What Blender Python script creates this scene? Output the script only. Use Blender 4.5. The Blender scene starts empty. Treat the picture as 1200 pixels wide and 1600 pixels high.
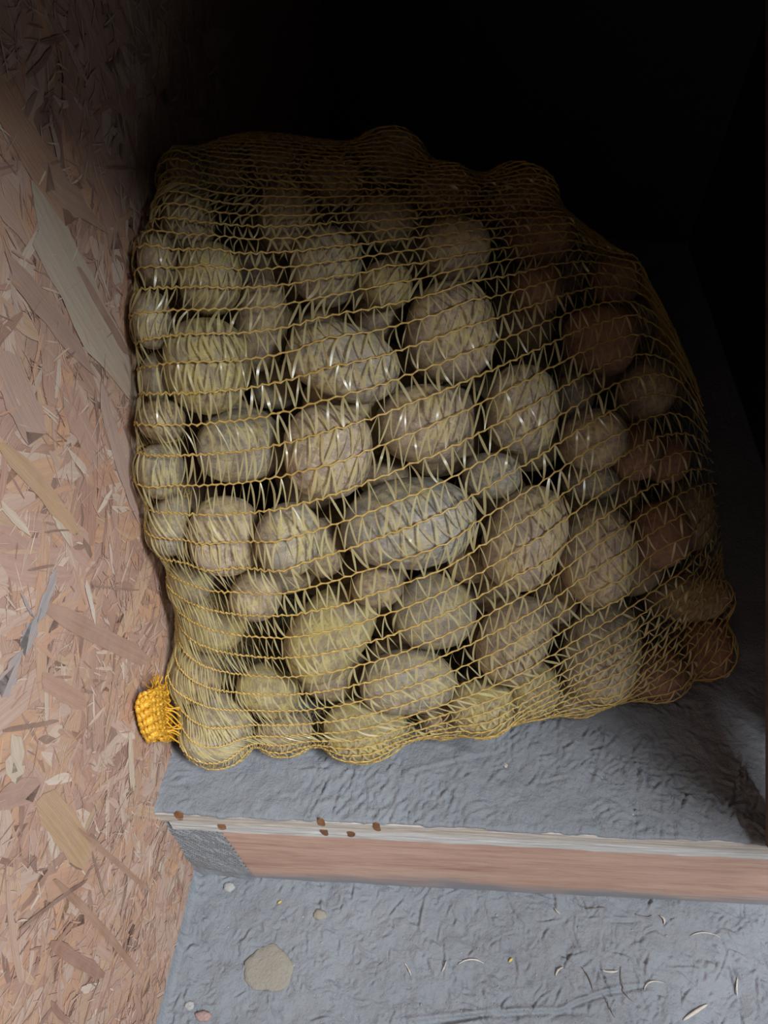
import bpy, math
import numpy as np
from mathutils import Matrix, Vector, Quaternion
S = bpy.context.scene
COL = S.collection
PI = math.pi
# ---------------------------------------------------------------- camera
RM = np.array([[0.99486282, 0.10012841, 0.01490901],
               [0.08479674, -0.74381105, -0.66298917],
               [-0.05529457, 0.66084751, -0.74848052]])   # rows: right, down, forward
CP = np.array([0.20190195, -0.19906935, 0.62])
FPX = 1155.0
cam = bpy.data.cameras.new('camera')
cam.sensor_fit = 'VERTICAL'; cam.sensor_height = 36.0
cam.lens = FPX / 1600 * 36.0
cam.clip_start = 0.01; cam.clip_end = 50
co = bpy.data.objects.new('camera', cam); COL.objects.link(co)
m4 = Matrix.Identity(4)
for r in range(3):
    m4[r][0] = RM[0][r]; m4[r][1] = -RM[1][r]; m4[r][2] = -RM[2][r]; m4[r][3] = CP[r]
co.matrix_world = m4
S.camera = co
S.view_settings.view_transform = 'Standard'; S.view_settings.look = 'None'
S.view_settings.gamma = 1.0; S.view_settings.use_curve_mapping = False
S.view_settings.exposure = 0.12
# ---------------------------------------------------------------- light
w = bpy.data.worlds.new('world'); S.world = w; w.use_nodes = True
w.node_tree.nodes['Background'].inputs[0].default_value = (0.75, 0.87, 1.0, 1)
w.node_tree.nodes['Background'].inputs[1].default_value = 0.05
def area(name, loc, tgt, sx, sy, power, col):
    l = bpy.data.lights.new(name, 'AREA'); l.shape = 'RECTANGLE'; l.size = sx; l.size_y = sy
    l.energy = power; l.color = col
    o = bpy.data.objects.new(name, l); COL.objects.link(o)
    o.location = loc
    o.rotation_euler = (Vector(tgt) - Vector(loc)).to_track_quat('-Z', 'Y').to_euler()
    return o
area('daylight_window', (1.35, -0.95, 2.15), (0.25, 0.1, 0.1), 0.24, 1.25, 94, (0.90, 0.96, 1.0))

# ---------------------------------------------------------------- helpers
def ray(px, py):
    c = np.array([px - 600.0, py - 800.0, FPX]); d = RM.T @ c
    return d / np.linalg.norm(d)
def on_plane(px, py, axis, val):
    r = ray(px, py); return CP + r * ((val - CP[axis]) / r[axis])
def mesh_np(name, V, faces, mats, parent=None, smooth=True, mi=None):
    """V (n,3); faces: (m,k) int array of quads/tris or list of lists; one mesh object"""
    me = bpy.data.meshes.new(name)
    V = np.asarray(V, np.float32)
    if isinstance(faces, np.ndarray):
        n, k = faces.shape
        me.vertices.add(len(V)); me.vertices.foreach_set('co', V.ravel())
        me.loops.add(n * k); me.loops.foreach_set('vertex_index', faces.astype(np.int32).ravel())
        me.polygons.add(n)
        me.polygons.foreach_set('loop_start', np.arange(0, n * k, k, dtype=np.int32))
        me.update(calc_edges=True)
    else:
        me.from_pydata([tuple(map(float, v)) for v in V], [], faces)
    for m in (mats if isinstance(mats, (list, tuple)) else [mats]): me.materials.append(m)
    me.polygons.foreach_set('use_smooth', np.full(len(me.polygons), smooth))
    if mi is not None: me.polygons.foreach_set('material_index', np.asarray(mi, np.int32))
    me.validate(); me.update()
    o = bpy.data.objects.new(name, me); COL.objects.link(o)
    if parent: o.parent = parent
    return o
def tag(o, label=None, cat=None, group=None, kind=None):
    if label: o['label'] = label
    if cat: o['category'] = cat
    if group: o['group'] = group
    if kind: o['kind'] = kind
    return o
def empty(name, loc):
    o = bpy.data.objects.new(name, None); COL.objects.link(o); o.location = loc; o.empty_display_size = .02
    return o
def box(x0, x1, y0, y1, z0, z1):
    V = [(x0,y0,z0),(x1,y0,z0),(x1,y1,z0),(x0,y1,z0),(x0,y0,z1),(x1,y0,z1),(x1,y1,z1),(x0,y1,z1)]
    return V, [[0,3,2,1],[4,5,6,7],[0,1,5,4],[1,2,6,5],[2,3,7,6],[3,0,4,7]]
rng = np.random.default_rng(11)
_lat = np.random.default_rng(5).random((64, 64, 16))
def vnoise(x, y, z=None):
    z = np.zeros_like(x) if z is None else z
    xi = np.floor(x).astype(int); yi = np.floor(y).astype(int); zi = np.floor(z).astype(int)
    fx = x - xi; fy = y - yi; fz = z - zi
    fx = fx*fx*(3-2*fx); fy = fy*fy*(3-2*fy); fz = fz*fz*(3-2*fz)
    g = lambda a, b, c: _lat[(xi+a) % 64, (yi+b) % 64, (zi+c) % 16]
    l = lambda a, b, t: a + (b-a)*t
    return l(l(l(g(0,0,0), g(1,0,0), fx), l(g(0,1,0), g(1,1,0), fx), fy),
             l(l(g(0,0,1), g(1,0,1), fx), l(g(0,1,1), g(1,1,1), fx), fy), fz) * 2 - 1
def fbm(x, y, o=4):
    s = 0; a = 1
    for k in range(o): s = s + a*vnoise(x*2**k + 7.3*k, y*2**k + 3.1*k); a *= .5
    return s

# ---------------------------------------------------------------- materials
def mat(name):
    m = bpy.data.materials.new(name); m.use_nodes = True
    nt = m.node_tree; b = nt.nodes['Principled BSDF']
    return m, nt, b
def N(nt, t, **k):
    n = nt.nodes.new(t)
    for a, v in k.items():
        if a.startswith('i_'):
            key = a[2:]; key = int(key) if key.isdigit() else key.replace('_', ' ')
            n.inputs[key].default_value = v
        else: setattr(n, a, v)
    return n
def ramp(nt, fac, stops):
    r = N(nt, 'ShaderNodeValToRGB'); e = r.color_ramp.elements
    while len(e) < len(stops): e.new(.5)
    for el, (p, c) in zip(e, stops): el.position = p; el.color = (*c, 1)
    nt.links.new(fac, r.inputs[0]); return r.outputs[0]
def mix(nt, fac, a, b, blend='MIX'):
    m = N(nt, 'ShaderNodeMix', data_type='RGBA', blend_type=blend)
    for i, v in ((0, fac), (6, a), (7, b)):
        if hasattr(v, 'is_linked') or hasattr(v, 'links'): nt.links.new(v, m.inputs[i])
        elif isinstance(v, tuple): m.inputs[i].default_value = (*v, 1)
        else: m.inputs[i].default_value = v
    return m.outputs[2]
def noise(nt, co, scale, detail=4, rough=.55, out=0, dist=0):
    n = N(nt, 'ShaderNodeTexNoise'); n.inputs['Scale'].default_value = scale
    n.inputs['Detail'].default_value = detail; n.inputs['Roughness'].default_value = rough
    n.inputs['Distortion'].default_value = dist
    nt.links.new(co, n.inputs['Vector']); return n.outputs[out]
def bump(nt, b, h, strength, dist):
    n = N(nt, 'ShaderNodeBump'); n.inputs['Strength'].default_value = strength; n.inputs['Distance'].default_value = dist
    nt.links.new(h, n.inputs['Height']); nt.links.new(n.outputs[0], b.inputs['Normal']); return n
def objco(nt): return N(nt, 'ShaderNodeTexCoord').outputs['Object']
def mapping(nt, co, sc, rot=(0,0,0)):
    m = N(nt, 'ShaderNodeMapping'); m.inputs['Scale'].default_value = sc; m.inputs['Rotation'].default_value = rot
    nt.links.new(co, m.inputs['Vector']); return m.outputs[0]

# strand board: per-flake colour attribute + grain along the flake
m_osb, nt, b = mat('strand_board')
at = N(nt, 'ShaderNodeAttribute', attribute_name='Col')
uv = N(nt, 'ShaderNodeUVMap', uv_map='grain')
g = noise(nt, mapping(nt, uv.outputs[0], (14, 420, 1)), 1.0, 5, .6)
g2 = noise(nt, mapping(nt, uv.outputs[0], (60, 1500, 1)), 1.0, 3, .6)
c = mix(nt, .30, at.outputs[0], ramp(nt, g, [(.25, (.16,.10,.08)), (.5, (.5,.5,.5)), (.75, (.95,.9,.85))]), 'OVERLAY')
blot = noise(nt, objco(nt), 22, 6, .7)
c = mix(nt, ramp(nt, blot, [(.30, (.12,.12,.12)), (.70, (.62,.62,.62))]), c, (.57,.385,.30))
nt.links.new(c, b.inputs['Base Color']); b.inputs['Roughness'].default_value = .72
b.inputs['Specular IOR Level'].default_value = .25
h = N(nt, 'ShaderNodeMath', operation='ADD'); nt.links.new(g, h.inputs[0]); nt.links.new(g2, h.inputs[1])
bump(nt, b, h.outputs[0], .5, .0006)

# grey slurry / paint
def grey_mat(name, base, warm):
    m, nt, b = mat(name); oc = objco(nt)
    n1 = noise(nt, oc, 9, 6, .6); n2 = noise(nt, oc, 75, 8, .72); n3 = noise(nt, oc, 420, 3, .6)
    c = mix(nt, ramp(nt, n1, [(.35, (0,0,0)), (.7, (1,1,1))]), base, tuple(x*1.22 for x in base))
    c = mix(nt, ramp(nt, n2, [(.52, (0,0,0)), (.75, (.6,.6,.6))]), c, warm)
    c = mix(nt, ramp(nt, n3, [(.6, (0,0,0)), (.8, (.35,.35,.35))]), c, tuple(x*.55 for x in base))
    nt.links.new(c, b.inputs['Base Color']); b.inputs['Roughness'].default_value = .62
    b.inputs['Specular IOR Level'].default_value = .35
    a = N(nt, 'ShaderNodeMath', operation='MULTIPLY_ADD'); nt.links.new(n3, a.inputs[0]); a.inputs[1].default_value = .35
    nt.links.new(n2, a.inputs[2]); bump(nt, b, a.outputs[0], .85, .0032)
    return m
m_grey = grey_mat('grey_slurry', (.215, .226, .248), (.27, .26, .255))
m_grey2 = grey_mat('rough_mortar', (.27, .275, .29), (.34, .31, .29))

def wood_mat(name, stops, sc=(3, 60, 90), smear=None, rough=.7, bs=.4):
    m, nt, b = mat(name); oc = objco(nt)
    v = mapping(nt, oc, sc); n1 = noise(nt, v, 1.0, 6, .6, dist=.6)
    c = ramp(nt, n1, stops)
    n2 = noise(nt, mapping(nt, oc, (sc[0]*6, sc[1]*6, sc[2]*6)), 1.0, 4, .6)
    c = mix(nt, .35, c, ramp(nt, n2, [(.3, (.3,.3,.3)), (.7, (.7,.7,.7))]), 'OVERLAY')
    if smear:
        zz = N(nt, 'ShaderNodeSeparateXYZ'); nt.links.new(oc, zz.inputs[0])
        n3 = noise(nt, mapping(nt, oc, (9, 9, 30)), 1.0, 5, .6)
        a = N(nt, 'ShaderNodeMath', operation='MULTIPLY_ADD'); nt.links.new(n3, a.inputs[0]); a.inputs[1].default_value = .075
        nt.links.new(zz.outputs[2], a.inputs[2])
        f = N(nt, 'ShaderNodeMapRange'); nt.links.new(a.outputs[0], f.inputs[0])
        f.inputs[1].default_value = smear[0]; f.inputs[2].default_value = smear[1]; f.inputs[3].default_value = 1; f.inputs[4].default_value = 0
        c = mix(nt, f.outputs[0], c, smear[2])
    nt.links.new(c, b.inputs['Base Color']); b.inputs['Roughness'].default_value = rough
    b.inputs['Specular IOR Level'].default_value = .25
    bump(nt, b, n2, bs, .001)
    return m
m_board = wood_mat('pink_pine', [(.28, (.36,.20,.145)), (.42, (.53,.325,.245)), (.62, (.60,.40,.31)), (.8, (.50,.29,.215))],
                   (6, 40, 75), smear=(-.148, -.118, (.26,.255,.265)))
m_ply = wood_mat('plywood_edge', [(.3, (.33,.24,.18)), (.42, (.50,.43,.36)), (.6, (.62,.57,.51)), (.8, (.45,.38,.31))], (3, 120, 330), bs=.7)
m_ply2 = wood_mat('plywood_edge_pale', [(.3, (.42,.38,.35)), (.45, (.62,.60,.57)), (.7, (.68,.66,.63))], (3, 120, 260), bs=.7)
m_knot = wood_mat('brown_knot', [(.3, (.14,.06,.025)), (.7, (.33,.16,.07))], (60, 100, 40))
m_dark = wood_mat('shade_slab_dark', [(.3, (.035,.028,.024)), (.7, (.075,.06,.05))], (4, 30, 30))
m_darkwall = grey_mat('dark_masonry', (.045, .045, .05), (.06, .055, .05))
m_rail = wood_mat('brown_rail', [(.3, (.09,.06,.045)), (.7, (.17,.12,.09))], (4, 30, 30))

# ---------------------------------------------------------------- setting
def plank(name, bx, m): 
    V, F = box(*bx); return tag(mesh_np(name, V, F, m, smooth=False), kind='structure')
plank('top_shade_slab', (-.0, .62, -.105, 1.0, .72, .74), m_dark)  # unseen top slab, its front edge set to cut off the light
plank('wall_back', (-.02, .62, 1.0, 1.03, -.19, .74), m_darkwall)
prof = [(.03, .0005), (1.0, .0005), (1.0, .72), (-.35, .72), (-.165, .44), (-.09, .20), (.03, .20)]  # added right panel, front edge cut and leaned to shape the shadow
tag(mesh_np('shade_panel_right', [(.60, y, z) for y, z in prof] + [(.62, y, z) for y, z in prof],
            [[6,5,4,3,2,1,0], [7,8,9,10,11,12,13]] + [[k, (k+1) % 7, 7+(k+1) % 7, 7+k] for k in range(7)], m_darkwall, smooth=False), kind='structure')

A0 = on_plane(1196, 1235, 2, .03); ed = -RM[1]
def rail():
    n = np.cross(ed, (1, 0, 0)); n /= np.linalg.norm(n)
    V = []
    for t in (-.044, 1.0):
        for du, dv in ((0, 0), (.025, 0), (.025, .02), (0, .02)): V.append(A0 + ed*t + np.array([du, 0, 0]) - n*dv*(1 if n[2] < 0 else -1))
    return tag(mesh_np('wooden_batten', V, [[0,3,2,1],[4,5,6,7],[0,1,5,4],[1,2,6,5],[2,3,7,6],[3,0,4,7]], m_rail, smooth=False), 'dim brown wooden batten rising along the right edge of the recess', 'batten')
rail()
# strokes raised and cut into a wet grey surface
def relief(X, Y, strokes, seed, amp=1.0):
    Z = .0014*fbm(X*14+seed, Y*14, 4) + .0008*fbm(X*60+seed, Y*60+9, 4)
    pl = fbm(X*38+3.3+seed, Y*38, 3); Z += .0011*np.clip(pl-.55, 0, 1)*2 - .0012*np.clip(-.62-pl, 0, 1)*2
    for (x, y, a, L, wd, hgt, bend) in strokes:
        ca, sa = math.cos(a), math.sin(a)
        u = (X-x)*ca + (Y-y)*sa; v = -(X-x)*sa + (Y-y)*ca + bend*u*u
        mk = (np.abs(u) < L) & (np.abs(v) < wd*4)
        e = np.clip(1-(u[mk]/L)**2, 0, 1)
        q = v[mk]/wd
        Z[mk] += hgt*e*(np.exp(-q*q) - .8*np.exp(-(q-1.3)**2))
    return Z*amp
def rand_strokes(r, n, x0, x1, y0, y1, L=(.004,.016), wd=(.0007,.0016), h=(.0005,.0016), ang=None, jit=.3):
    out = []
    for _ in range(n):
        a = r.uniform(0, PI) if ang is None else ang + r.normal()*jit
        out.append((r.uniform(x0,x1), r.uniform(y0,y1), a, r.uniform(*L), r.uniform(*wd), r.uniform(*h)*r.choice([-1,1]), r.normal()*12))
    return out
def sheet(X, Y, Z):
    ny, nx = X.shape
    V = np.stack([X, Y, Z], -1).reshape(-1, 3)
    i = np.arange(ny*nx).reshape(ny, nx)
    F = np.stack([i[:-1,:-1], i[:-1,1:], i[1:,1:], i[1:,:-1]], -1).reshape(-1, 4)
    return V, F
# lower floor
r = np.random.default_rng(3)
FZ = -.19
st = rand_strokes(r, 900, 0, .62, -.19, .03, L=(.0015,.006), wd=(.0009,.0022), h=(.0004,.0014)) + rand_strokes(r, 260, 0, .62, -.19, .03, L=(.003,.012)) + rand_strokes(r, 120, .2, .62, -.19, .03, L=(.005,.02), h=(.0008,.002))
st += [(.30, -.085, .16, .11, .0022, -.0022, .4), (.25, -.10, .22, .09, .002, .0016, -1), (.14, -.14, .1, .12, .0016, .0012, 0), (.40, -.06, .35, .06, .002, -.002, 2)]
FR = .00115
xs = np.arange(-.03, .66, FR); ys = np.arange(-.24, .045, FR); NXF = len(xs)
X, Y = np.meshgrid(xs, ys)
Z = FZ + relief(X, Y, st, 0, 1.5)
Z = np.where(X < .008, Z + .010*np.clip(1-(X/.008), 0, 1)**2, Z)
V, F = sheet(X, Y, Z)
# plain surroundings of the same floor
n0 = len(V)
ring = [(-.6,-1.6), (2.2,-1.6), (2.2,.045), (.66,.045), (.66,-.24), (-.03,-.24), (-.03,.045), (-.6,.045)]
V = np.vstack([V, [(a, b_, FZ-.0005) for a, b_ in ring]])
me_floor = mesh_np('floor', V, F, m_grey)
bm_extra = [[n0+0, n0+1, n0+4, n0+5], [n0+1, n0+2, n0+3, n0+4], [n0+0, n0+5, n0+6, n0+7]]
me = me_floor.data; nl = len(me.loops); npol = len(me.polygons)
me.loops.add(12); me.polygons.add(3)
for k, f in enumerate(bm_extra):
    me.polygons[npol+k].loop_start = nl+4*k
    for q, vi in enumerate(f): me.loops[nl+4*k+q].vertex_index = vi
me.update(calc_edges=True)
tag(me_floor, kind='structure')

# ---------------------------------------------------------------- strand board wall (plane x = 0)
def build_osb():
    r = np.random.default_rng(21)
    Vs, Fs, Cs, Us = [], [], [], []
    def flake(y, z, a, L, W, col, hgt, jag=.18, n=None):
        n = n or max(3, int(L/.006)); n = min(n, 9)
        t = np.linspace(-1, 1, n)
        taper = np.clip(1 - np.abs(t)**6*.6, .15, 1)
        up = W*.5*(taper + jag*r.normal(size=n)*.6); dn = -W*.5*(taper + jag*r.normal(size=n)*.6)
        bend = r.normal()*min(W*.25, .0012)*(t*t)
        ends = L*.5*t
        e2 = ends.copy(); sk = r.normal()*W*.9; e2[0] += sk*.5; e2[-1] += sk
        ca, sa = math.cos(a), math.sin(a)
        tilt = r.normal()*.00012/max(W,.003)*.8
        base = len(Vs)
        for i in range(n):
            for (uu, vv) in ((ends[i], up[i]+bend[i]), (e2[i], dn[i]+bend[i])):
                Vs.append((hgt + vv*tilt*.4, y + uu*ca - vv*sa, z + uu*sa + vv*ca))
        off = r.uniform(0, 50)
        for i in range(n-1):
            a0 = base+2*i; Fs.append((a0, a0+1, a0+3, a0+2))
            for q in (0, 1, 3, 2):
                k = i*2+q; uu = (ends if k % 2 == 0 else e2)[k//2]; vv = (up if k % 2 == 0 else dn)[k//2]
                Us.append((uu+off, vv+off)); Cs.append((*col, 1))
    pal = [(.58,.32,.18), (.55,.29,.18), (.49,.28,.19), (.52,.33,.25), (.42,.245,.18), (.56,.39,.31), (.50,.30,.19), (.38,.20,.145), (.57,.42,.34), (.52,.34,.21), (.45,.27,.215)]
    hi = [(.66,.52,.41), (.62,.48,.39), (.68,.57,.47)]
    lo = [(.23,.11,.085), (.19,.10,.08), (.27,.13,.09)]
    def pick(p=(.74,.14,.12)):
        q = r.random(); P = pal if q < p[0] else hi if q < p[0]+p[1] else lo
        c = np.array(P[r.integers(len(P))]) * r.uniform(.88, 1.12); return tuple(c)
    Y0, Y1, Z0, Z1 = -.36, .46, -.20, .62
    for k in range(1900):   # broad strands
        a = r.choice([2.2, 2.0, .6, 1.3]) + r.normal()*.55
        flake(r.uniform(Y0,Y1), r.uniform(Z0,Z1), a, r.uniform(.03,.10), r.uniform(.006,.024), pick((.9,.06,.04)), .0002+.0006*k/1900)
    for k in range(3600):   # medium
        flake(r.uniform(Y0,Y1), r.uniform(Z0,Z1), r.uniform(0,PI), r.uniform(.010,.034), r.uniform(.0016,.006), pick((.8,.12,.08)), .0006+.0005*r.random())
    for k in range(8000):  # slivers
        flake(r.uniform(Y0,Y1), r.uniform(Z0,Z1), r.uniform(0,PI), r.uniform(.005,.020), r.uniform(.0004,.0013), pick((.48,.34,.18)), .0010+.0003*r.random(), n=4)
    def seg(p, q, wpx, col, hgt=.00145, jag=.15):
        A = on_plane(*p, 0, 0.0); B = on_plane(*q, 0, 0.0)
        mid = ((p[0]+q[0])/2, (p[1]+q[1])/2); nx, ny = -(q[1]-p[1]), q[0]-p[0]; L = math.hypot(nx, ny)
        W1 = on_plane(mid[0]+nx/L*wpx/2, mid[1]+ny/L*wpx/2, 0, 0.0); W0 = on_plane(mid[0]-nx/L*wpx/2, mid[1]-ny/L*wpx/2, 0, 0.0)
        d = B-A; Ln = np.linalg.norm(d); wv = W1-W0; wd = np.linalg.norm(np.cross(d/Ln, wv))
        a = math.atan2(d[2], d[1]); M = (A+B)/2
        flake(M[1], M[2], a, Ln, wd, col, hgt, jag, n=9)
    ochre=(.48,.30,.15); pale=(.47,.42,.33); red=(.27,.12,.08); brown=(.33,.17,.10); greyp=(.30,.31,.34); cream=(.62,.52,.40); dk=(.16,.08,.06)
    for p, q, wd, c, h in [
        ((35,300),(195,590),62,pale,.0012), ((60,270),(130,330),40,(.36,.22,.15),.0013),
        ((-20,130),(120,350),46,(.40,.21,.12),.0012), ((0,690),(120,830),26,ochre,.0013), ((-5,785),(38,830),12,cream,.0014),
        ((62,1245),(140,1345),52,ochre,.00135), ((75,1475),(160,1525),24,red,.0014), ((70,950),(235,1035),30,(.36,.21,.15),.0013),
        ((118,1295),(235,1395),9,brown,.00142), ((85,1370),(218,1520),13,brown,.00142), ((140,1330),(160,1400),4,dk,.00145),
        ((0,1142),(88,1126),7,dk,.00146), ((28,1448),(135,1372),6,dk,.00146), ((10,1185),(30,1215),30,cream,.0013), ((22,1150),(25,1205),20,cream,.0013),
        ((5,1380),(28,1540),10,(.50,.33,.25),.0014), ((-10,1250),(60,1230),40,(.38,.22,.18),.0012), ((75,1570),(105,1600),12,red,.0013),
        ((40,890),(82,882),4,dk,.00146), ((66,830),(105,827),3,dk,.00146), ((78,790),(100,835),16,cream,.0013), ((130,905),(145,965),7,(.66,.58,.50),.00146),
        ((100,560),(112,552),4,dk,.00146), ((140,915),(215,922),2.5,dk,.00146), ((75,255),(92,252),4,dk,.00146), ((165,262),(215,264),4,dk,.00146),
        ((0,400),(130,560),30,(.38,.24,.19),.00125), ((120,420),(200,560),10,(.25,.14,.11),.0014), ((150,600),(210,800),18,(.47,.33,.28),.0013),
        ((0,560),(60,690),50,(.45,.29,.24),.0012), ((60,1060),(130,1100),30,(.42,.22,.16),.0013),
        ((110,1440),(75,1490),6,brown,.00146), ((105,1350),(125,1360),3,dk,.0015), ((200,1150),(205,1240),8,cream,.0014)]:
        seg(p, q, wd, c, h)
    for p, q, wd in [((82,900),(52,972),13), ((50,975),(30,1020),20), ((22,1035),(-5,1085),22), ((30,930),(48,965),5), ((212,1075),(222,1088),8)]:
        seg(p, q, wd, greyp, .0016, .35)
    n = len(Vs)
    yb = np.array([(0,-1.6,-.2), (0,1.02,-.2), (0,1.02,1.4), (0,-1.6,1.4), (-.03,-1.6,-.2), (-.03,1.02,-.2), (-.03,1.02,1.4), (-.03,-1.6,1.4)])
    V = np.vstack([np.array(Vs), yb])
    Fb = [(0,1,2,3), (7,6,5,4), (0,3,7,4), (1,5,6,2), (3,2,6,7), (0,4,5,1)]
    F = np.array(Fs + [tuple(n+i for i in f) for f in Fb])
    Cs += [(.41,.25,.19,1)]*24; Us += [(V[n+i][1], V[n+i][2]) for f in Fb for i in f]
    o = mesh_np('wall_left', V, F, m_osb, smooth=False)
    ca = o.data.color_attributes.new('Col', 'FLOAT_COLOR', 'CORNER'); ca.data.foreach_set('color', np.array(Cs, np.float32).ravel())
    ul = o.data.uv_layers.new(name='grain'); ul.data.foreach_set('uv', np.array(Us, np.float32).ravel())
    return tag(o, kind='structure')
build_osb()

# ---------------------------------------------------------------- raised platform
plat = empty('platform', (0, 0, FZ))
tag(plat, 'raised plywood platform skimmed with grey slurry, pinkish pine board along its front', 'platform')
def yl(o): 
    o.location = (0, 0, -FZ); return o      # children built in world coordinates
SK = .056                                   # the front edge runs slightly askew
def ye(x): return x*SK
r = np.random.default_rng(8)
st = rand_strokes(r, 240, 0, .6, 0, .17, L=(.003,.010)) + rand_strokes(r, 500, 0, .6, 0, .15, L=(.0015,.005), wd=(.0009,.002), h=(.0003,.0011))
st += rand_strokes(r, 150, .12, .26, .012, .06, L=(.004,.009), wd=(.0008,.0014), h=(.0008,.0018), ang=1.25, jit=.25)
st += rand_strokes(r, 60, .15, .45, .015, .035, L=(.004,.010), ang=1.3, jit=.3, h=(.0006,.0014))
st += rand_strokes(r, 110, .27, .42, .06, .115, L=(.005,.014), wd=(.0008,.0015), h=(.0008,.0020), ang=1.1, jit=.35)
st += rand_strokes(r, 110, .36, .50, .03, .10, L=(.004,.012), h=(.0008,.0022))
st += [(.20, .035, 1.45, .035, .003, .0012, 0), (.25, .07, .35, .06, .0016, -.0012, 0)]
nx = 380; xs = np.linspace(.0, .62, nx); tv = np.concatenate([np.linspace(0, .19, 125), np.linspace(.2, 1.0, 20)])
X = np.tile(xs, (len(tv), 1)); Y = ye(X)*np.clip(1-tv[:, None]/.5, 0, 1) + tv[:, None]
rag = .0012*fbm(xs*70, xs*0+2.2, 3)
Y[0] += rag; Y[1] += rag*.6
Z = relief(X, Y, st, 4, 1.25) - .0010
Z[0] -= .0012
Z = np.where(Y > .16, np.minimum(Z, 0.0012), Z)
nr = len(tv)
Xt = np.vstack([X[:1], X]); Yt = np.vstack([Y[:1]+.0002, Y]); Zt = np.vstack([np.full((1, nx), -.0052), Z])
V, F = sheet(Xt, Yt, Zt)
c_ = mesh_np('slurry_coat', V, F, m_grey, plat); yl(c_); c_['label'] = 'grey trowelled slurry coat'
def slab(name, x0, x1, z0, z1, yoff, depth, m, seed, label=None, slant=0.0, rough_amp=.0004, nx=240):
    """board with a slightly uneven front face following the askew edge"""
    zs = np.linspace(z0, z1, 9)
    A = []
    for j, z in enumerate(zs):
        xx = np.linspace(x0 + slant*(z1-z)/(z1-z0), x1, nx)
        A.append(np.stack([xx, ye(xx)+yoff+rough_amp*fbm(xx*40+seed, np.full(nx, z*300.0), 3), np.full(nx, z)+.0005*vnoise(xx*25+seed, np.full(nx, 3.0+j*.1))], -1))
    A = np.array(A)
    V = A.reshape(-1, 3); i = np.arange(9*nx).reshape(9, nx)
    F = np.stack([i[:-1,:-1], i[:-1,1:], i[1:,1:], i[1:,:-1]], -1).reshape(-1, 4)
    B = A.copy(); B[..., 1] = ye(B[..., 0]) + yoff + depth
    V2 = B[[0, -1]].reshape(-1, 3); k = len(V); V = np.vstack([V, V2]); lo = k+np.arange(nx); up = k+nx+np.arange(nx)
    Ft = np.stack([i[-1,:-1], i[-1,1:], up[1:], up[:-1]], -1); Fb = np.stack([i[0,1:], i[0,:-1], lo[:-1], lo[1:]], -1); Fk = np.stack([lo[1:], lo[:-1], up[:-1], up[1:]], -1)
    E = []
    for j in range(8):
        pass
    V = np.vstack([V, [A[0,0], A[-1,0], B[-1,0], B[0,0], A[0,-1], A[-1,-1], B[-1,-1], B[0,-1]]]); q = len(V)-8
    Fe = np.array([(q, q+1, q+2, q+3), (q+7, q+6, q+5, q+4)])
    o = mesh_np(name, V, np.vstack([F, Ft, Fb, Fk, Fe]), m, plat, smooth=False); yl(o)
    if label: o['label'] = label
    return o
slab('plywood_sheet', .001, .62, -.0225, -.0045, .0, .9, m_ply, 1.0, 'upper plywood sheet with brown edge')
slab('plywood_sheet', .008, .545, -.045, -.0222, .0012, .9, m_ply2, 5.0, 'lower plywood sheet with whitish edge')
slab('front_board', .046, .62, -.19, -.0455, .0035, .03, m_board, 9.0, 'pinkish pine front board', slant=.014, rough_amp=.0003)
# mortar filling the gap between board end and wall
zs = np.linspace(-.19, -.03, 70); us = np.linspace(0, 1, 36)
U, ZZ = np.meshgrid(us, zs)
xr = .046 + .014*(-.0455-ZZ)/.1445
X = .0005 + U*(xr+.002)
Y = .0055 + .0012*fbm(X*90, ZZ*90, 3) + .0012*np.sin((X*1.0+ZZ*.8)*900) * np.clip((ZZ+.17)/.03, 0, 1) - .012*np.clip(1-U/.12, 0, 1)**2*np.clip((ZZ+.06)*-1/.13, 0, 1)*0
V, F = sheet(X, Y, ZZ)
nb = len(V); V = np.vstack([V, [(0,.03,-.19), (.06,.03,-.19), (.06,.03,-.03), (0,.03,-.03)]])
o = mesh_np('mortar_fillet', V, F, m_grey2, plat); yl(o); o['label'] = 'rough grey mortar filling beside the wall'
# brown knots in the plywood edges
def knot(px, py0, py1, wpx, lay):
    yo = -.0002 if lay == 0 else .0009
    def P(a, b_):
        q = ray(a, b_); t = (0.0 - CP[1]) / q[1]
        for _ in range(6):
            p = CP + q*t; t = (ye(p[0])+yo - CP[1]) / q[1]
        return CP + q*t
    pts = []
    n = 12
    for k in range(n):
        a = 2*PI*k/n; pts.append(P(px+(wpx/2)*math.cos(a)*(1+.2*math.sin(3*a+px))+ (py1-py0)*.35*math.sin(a)*.5, (py0+py1)/2+(py1-py0)/2*math.copysign(abs(math.sin(a))**.6, math.sin(a))))
    c0 = np.mean(pts, 0)
    V = [c0+np.array([0,-.0002,0])] + [p for p in pts] + [p+np.array([0,.0006,0]) for p in pts]
    F = [[0, 1+k, 1+(k+1) % n] for k in range(n)] + [[1+k, 1+n+k, 1+n+(k+1) % n, 1+(k+1) % n] for k in range(n)]
    o = mesh_np('edge_knot', V, F, m_knot, plat, smooth=False); yl(o); o['label'] = 'dark brown knot in the plywood edge'
for kk in [(280,1269,1282,14,0), (346,1285,1297,13,1), (502,1279,1291,12,0), (507,1292,1306,12,1), (548,1299,1308,12,1), (589,1286,1299,12,0)]: knot(*kk)

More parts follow.
